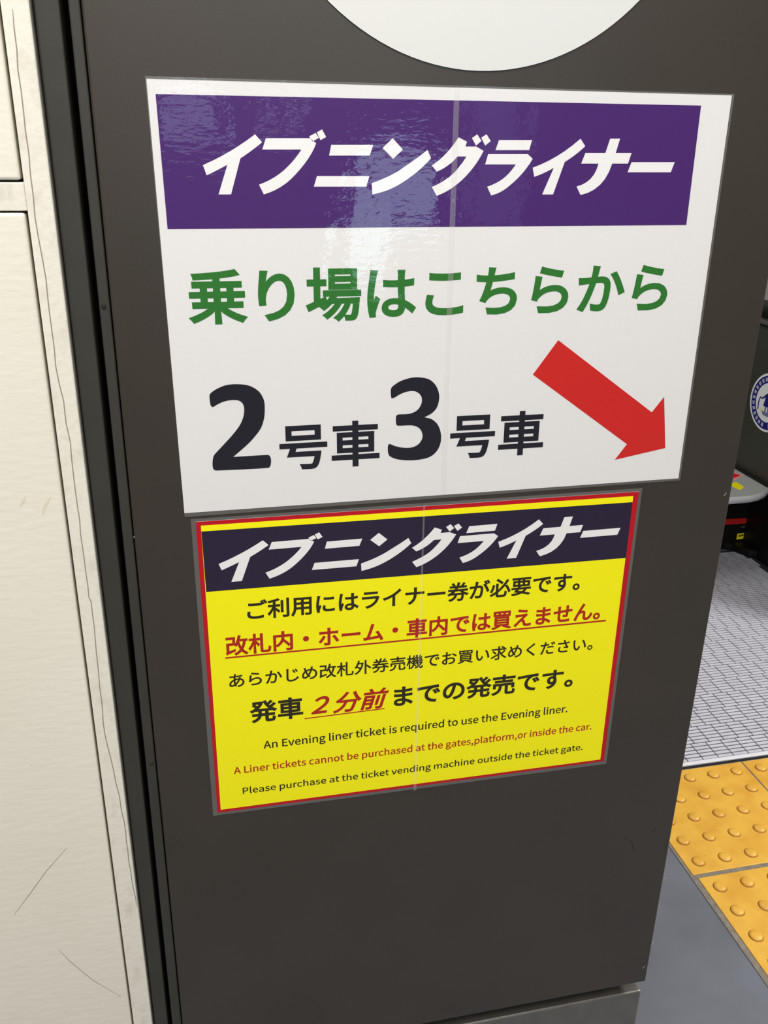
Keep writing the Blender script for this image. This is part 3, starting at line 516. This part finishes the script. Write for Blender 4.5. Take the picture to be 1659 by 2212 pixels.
# ------------------------------------------------------------------ dark pillar
pi_ = thing('sign_pillar', (.32, .1, 0), 'dark grey metal pillar carrying the two laminated notices', 'pillar')
ZB, ZT = .362, 2.2
pl_l = lean(.0286, .0316)
bm = bmesh.new(); add_post(bm, pl_l, lambda z: .6045, 0, .02, ZB, ZT, .0016, 3)
fp = link_mesh('front_panel', bm, M['panel'], pi_)
bm = bmesh.new()
for a, b, wd in DATA['chips']: seg_strip(bm, [a, b], wd, -.00012, -.00002)
tag(link_mesh('paint_chip', bm, M['chip'], fp), 'bare metal chips')
bm = bmesh.new()
for a, b, wd in DATA['scuffs']: seg_strip(bm, [a, b], wd, -.00012, -.00002)
tag(link_mesh('scuff_mark', bm, M['scuff'], fp), 'black scuffs')
bm = bmesh.new(); add_box(bm, .024, .6035, .021, .24, ZB, ZT, .0015)
link_mesh('body', bm, M['panel'], pi_)
bm = bmesh.new(); add_box(bm, -.002, .598, .07, .235, .335, ZB + .002)
link_mesh('shadow_gap', bm, M['void'], pi_)
bm = bmesh.new(); add_box(bm, .030, .6035, .004, .235, 0, .3405, .002)
tag(link_mesh('plinth', bm, M['steel'], pi_), 'dull steel plinth')
# side trim with screws, next to the panel
tl = lean(.0181, .0234); tr = lambda z: pl_l(z) - .0013
bm = bmesh.new(); add_post(bm, lambda z: tl(z) - .0008, tr, .004, .03, 0, ZT, .0012)
tm = link_mesh('edge_trim', bm, M['trim'], pi_)
for x, z in DATA['screws']:
    bm = bmesh.new(); add_cyl(bm, (x, .0036, z), (0, -1, 0), .0020, .0014, 20, .25)
    add_box(bm, x - .0013, x + .0013, .00285, .0031, z - .0003, z + .0003)
    link_mesh('screw', bm, M['screw'], tm)
bm = bmesh.new(); add_post(bm, lambda z: -.002, lambda z: .029, .05, .069, 0, ZT)
link_mesh('gap_backing', bm, M['void'], pi_)
js_r = lean(.0126, .0166)
bm = bmesh.new()
add_post(bm, lambda z: edge(z) + .0022, lambda z: js_r(z) + .0002, .004, .05, 0, ZT, .0016, 3)
tag(link_mesh('jamb_strip', bm, M['trim'], pi_), 'dark olive strip')

# white round sign at the top
cx, cz, cr_ = DATA['circle']
bm = bmesh.new(); add_cyl(bm, (cx, -.0006, cz), (0, -1, 0), cr_, .001, 128)
tag(link_mesh('round_sign', bm, M['disc']), 'plain white round sign at the top of the pillar, cut off by the frame', 'sign')


# ------------------------------------------------------------------ printed notices
class Sheet:
    """maps sheet millimetres (x right, z up from the lower left corner) to the pillar face"""
    def __init__(self, q, s, parent):
        self.q = [Vector(v) for v in q]; self.w, self.h = s; self.parent = parent

    def at(self, x, z, y):
        u, v = x / self.w, 1 - z / self.h
        a, b, c, d = self.q
        p = (1 - v) * ((1 - u) * a + u * b) + v * ((1 - u) * d + u * c)
        return Vector((p.x, y, p.y))

    def poly(self, name, polys, mat, y, thick=.00006, parent=None):
        bm = bmesh.new()
        for P in polys: prism(bm, P, lambda p, d: self.at(p[0], p[1], d), y, y + thick)
        return link_mesh(name, bm, mat, parent or self.parent)

    def flat(self, name, tris, verts, mat, y, parent):
        bm = bmesh.new()
        vs = [bm.verts.new(self.at(p[0], p[1], y + random.uniform(-1.5e-5, 1.5e-5))) for p in verts]   # printed layer is not perfectly even
        for tcs in tris:
            try: bm.faces.new([vs[i] for i in tcs])
            except ValueError: pass
        me = bpy.data.meshes.new(name)
        for f in bm.faces:
            f.normal_update()
            if f.normal.y > 0: f.normal_flip()
        bm.to_mesh(me); bm.free(); me.materials.append(mat)
        o = bpy.data.objects.new(name, me); COL.objects.link(o); o.parent = parent
        p = parent; off = Vector()
        while p: off += p.location; p = p.parent
        me.transform(Matrix.Translation(-off))
        return o


def font_loops(text):
    """outlines of a line set in the built-in font, as closed 2D loops"""
    cu = bpy.data.curves.new('tmp', 'FONT'); cu.body = text; cu.fill_mode = 'NONE'; cu.resolution_u = 5
    ob = bpy.data.objects.new('tmp', cu); COL.objects.link(ob)
    bpy.context.view_layer.update()
    dg = bpy.context.evaluated_depsgraph_get(); ev = ob.evaluated_get(dg); me = ev.to_mesh()
    co = [(v.co.x, v.co.y) for v in me.vertices]
    nxt = {}
    for e in me.edges:
        p, q = e.vertices; nxt.setdefault(p, []).append(q); nxt.setdefault(q, []).append(p)
    ev.to_mesh_clear(); bpy.data.objects.remove(ob); bpy.data.curves.remove(cu)
    seen = set(); loops = []
    for v0 in nxt:
        if v0 in seen: continue
        lp = [v0]; seen.add(v0); cur = v0
        while True:
            n_ = [n for n in nxt[cur] if n not in seen]
            if not n_: break
            cur = n_[0]; seen.add(cur); lp.append(cur)
        loops.append([co[i] for i in lp])
    return loops


def latin_loops(text):
    x = 0; out = []
    for ch in text:
        adv, loops = GLYPH[ch]
        out += [[(p[0] + x, p[1]) for p in l] for l in loops]
        x += adv
    return out


def area2(l): return sum(l[i - 1][0] * l[i][1] - l[i][0] * l[i - 1][1] for i in range(len(l)))


def inside(p, l):
    c = False
    for i in range(len(l)):
        (x1, y1), (x2, y2) = l[i - 1], l[i]
        if (y1 > p[1]) != (y2 > p[1]) and p[0] < (x2 - x1) * (p[1] - y1) / (y2 - y1) + x1: c = not c
    return c


def clean(l, eps):
    out = []
    for p in l:
        if not out or (p[0] - out[-1][0]) ** 2 + (p[1] - out[-1][1]) ** 2 > eps * eps: out.append(p)
    while len(out) > 2 and (out[0][0] - out[-1][0]) ** 2 + (out[0][1] - out[-1][1]) ** 2 <= eps * eps: out.pop()
    return out


def set_line(sheet, L, name, mat, y, parent):
    mk = latin_loops if L['latin'] else font_loops
    loops = mk(L['t'])
    ref = [p for l in mk(L['ref'] if L['latin'] else L['t'][L['ref']]) for p in l]
    za, zb = min(p[1] for p in ref), max(p[1] for p in ref)
    em = (L['z1'] - L['z0']) * (1.0 if not L['latin'] else 1.4)
    bold = L['bold'] * em
    sz = (L['z1'] - L['z0'] - 2 * bold) / (zb - za)
    sh = L['shear']
    loops = [[(p[0] * sz + sh * ((p[1] - za) * sz), L['z0'] + bold + (p[1] - za) * sz) for p in l] for l in loops]
    xa = min(p[0] for l in loops for p in l); xb = max(p[0] for l in loops for p in l)
    sx = (L['x1'] - L['x0'] - 2 * bold) / (xb - xa)
    loops = [clean([(L['x0'] + bold + (p[0] - xa) * sx, p[1]) for p in l], .01) for l in loops]
    loops = [l for l in loops if len(l) > 2]
    box = [(min(p[0] for p in l), max(p[0] for p in l), min(p[1] for p in l), max(p[1] for p in l)) for l in loops]
    depth = []
    holder = []
    for i, l in enumerate(loops):
        ins = [j for j, m_ in enumerate(loops) if j != i and box[j][0] <= box[i][0] and box[j][1] >= box[i][1]
               and box[j][2] <= box[i][2] and box[j][3] >= box[i][3] and inside(l[0], m_)]
        depth.append(len(ins)); holder.append(min(ins, key=lambda j: abs(area2(loops[j]))) if ins else None)
    loops = [l if (area2(l) > 0) == (d % 2 == 0) else l[::-1] for l, d in zip(loops, depth)]
    fat = []
    for l in loops:
        n = len(l); o = []
        for i in range(n):
            p0, p1, p2 = Vector(l[i - 1]), Vector(l[i]), Vector(l[(i + 1) % n])
            d1, d2 = (p1 - p0).normalized(), (p2 - p1).normalized()
            n1, n2 = Vector((d1.y, -d1.x)), Vector((d2.y, -d2.x))
            u = n1 + n2
            if u.length < 1e-3: o.append(tuple(p1 + n1 * bold)); continue
            u.normalize()
            o.append(tuple(p1 + u * bold * min(1 / max(u.dot(n1), .3), 1.7)))
        fat.append(o)
    verts = []; tris = []
    for i, l in enumerate(fat):
        if depth[i] % 2: continue
        ids = [i] + [j for j in range(len(fat)) if holder[j] == i and depth[j] == depth[i] + 1]
        group = [loops[j] for j in ids]      # filled as drawn, then every outline vertex is pushed outward
        base = len(verts); verts += [p for j in ids for p in fat[j]]
        flat0 = [p for g_ in group for p in g_]
        for q in tessellate_polygon([[Vector((p[0], p[1], 0)) for p in g_] for g_ in group]):
            a0 = area2([flat0[t_] for t_ in q]); a1 = area2([verts[base + t_] for t_ in q])
            if a0 * a1 > 0: tris.append([base + t_ for t_ in q])
    return sheet.flat(name, tris, verts, mat, y, parent)


def rect(x0, x1, z0, z1): return [(x0, z0), (x1, z0), (x1, z1), (x0, z1)]


def rounded(P, r, n=5):
    out = []
    N = len(P)
    for i in range(N):
        a, b, c = Vector(P[i - 1]), Vector(P[i]), Vector(P[(i + 1) % N])
        u = (a - b).normalized() * r; v = (c - b).normalized() * r
        for k in range(n + 1):
            s = k / n
            out.append(tuple((1 - s) ** 2 * (b + u) + 2 * s * (1 - s) * b + s * s * (b + v)))
    return out


def split_x(poly, top, bot, left):
    """part of the quad poly (TL,TR,BR,BL) left or right of the line top-bot"""
    tl, tr, br, bl = [Vector(p) for p in poly]
    T_, B_ = Vector(top), Vector(bot)
    def hit(p, q):
        d = q - p; e = B_ - T_
        s = ((T_.x - p.x) * e.y - (T_.y - p.y) * e.x) / (d.x * e.y - d.y * e.x)
        return p + d * s
    a, b = hit(tl, tr), hit(bl, br)
    return [tuple(v) for v in ((tl, a, b, bl) if left else (a, tr, br, b))]


YP, YI, YI2, YF = -.0007, -.00085, -.00100, -.0014


def notice(key, name, loc, label):
    th = thing(name, loc, label, 'sign')
    S = Sheet(DATA[key + '_q'], DATA[key + '_s'], th)
    W_, H_ = DATA[key + '_s']
    full = [(0, H_), (W_, H_), (W_, 0), (0, 0)]
    seam, strip = DATA[key + '_seam'], DATA[key + '_strip']
    for left in (True, False):
        S.poly('paper_sheet', [split_x(full, *seam, left)], M['paper'], YP, .0004)
    lam = DATA[key + '_lam']
    a = split_x(lam, *seam, True)
    S.poly('laminate_film', [rounded(a, 2.5)], M['film'], YF, .0003)
    b = split_x(lam, *seam, False)
    S.poly('laminate_film', [rounded(b, 2.5)], M['film'], YF - .0006, .0003)
    # milky rim of the pouch outside the paper, and the overlap along the seam
    o = [tuple(p) for p in lam]
    rim = []
    for i in range(4):
        j = (i + 1) % 4
        rim.append([o[i], o[j], full[j], full[i]])
    S.poly('laminate_rim', rim, M['film_edge'], YF + .0004, .0002)
    s4 = [strip[0], seam[0], seam[1], strip[1]]
    tag(S.poly('overlap_strip', [s4], M['film_strip'], YF - .0002, .0001), 'clear overlap along the seam')
    return th, S


A, SA = notice('A', 'notice', (.307, 0, 1.222), 'white laminated notice with purple title band and red arrow, upper of the two')
bnd = SA.poly('title_band', [DATA['A_band']], M['purple'], YI)
SA.poly('title_lettering', DATA['A_logo'], M['white_ink'], YI2, parent=bnd)
set_line(SA, DATA['A_lines'][0], 'green_lettering', M['green'], YI, A)
for d in ('two', 'three'): SA.poly('car_number', [DATA[d]], M['black_ink'], YI)
for L in DATA['A_lines'][1:]: set_line(SA, L, 'car_lettering', M['black_ink'], YI, A)
SA.poly('arrow', [DATA['arrow']], M['red'], YI)

Yl, SY = notice('Y', 'notice', (.293, 0, .884), 'yellow laminated notice with red border and navy title band, lower of the two')
full = [(0, DATA['Y_s'][1]), tuple(DATA['Y_s']), (DATA['Y_s'][0], 0), (0, 0)]
bd = SY.poly('red_border', [full], M['crimson'], YI + .0001, .00004)
SY.poly('yellow_field', [DATA['Y_yel']], M['yellow'], YI)
nv = SY.poly('title_band', [DATA['Y_navy']], M['navy'], YI - .0001)
SY.poly('title_lettering', DATA['Y_logo'], M['white_ink'], YI2 - .00006, parent=nv)
cols = ['brown_black', 'dark_red', 'brown_black', 'brown_black', 'dark_red', 'brown_black', 'brown_black', 'dark_red', 'brown_black']
objs = [set_line(SY, L, 'lettering', M[c], YI - .0001, Yl) for L, c in zip(DATA['Y_lines'], cols)]
for i, u in ((1, 0), (4, 1)):
    SY.poly('underline', [DATA['Y_under'][u]], M['dark_red'], YI - .0001, parent=objs[i])
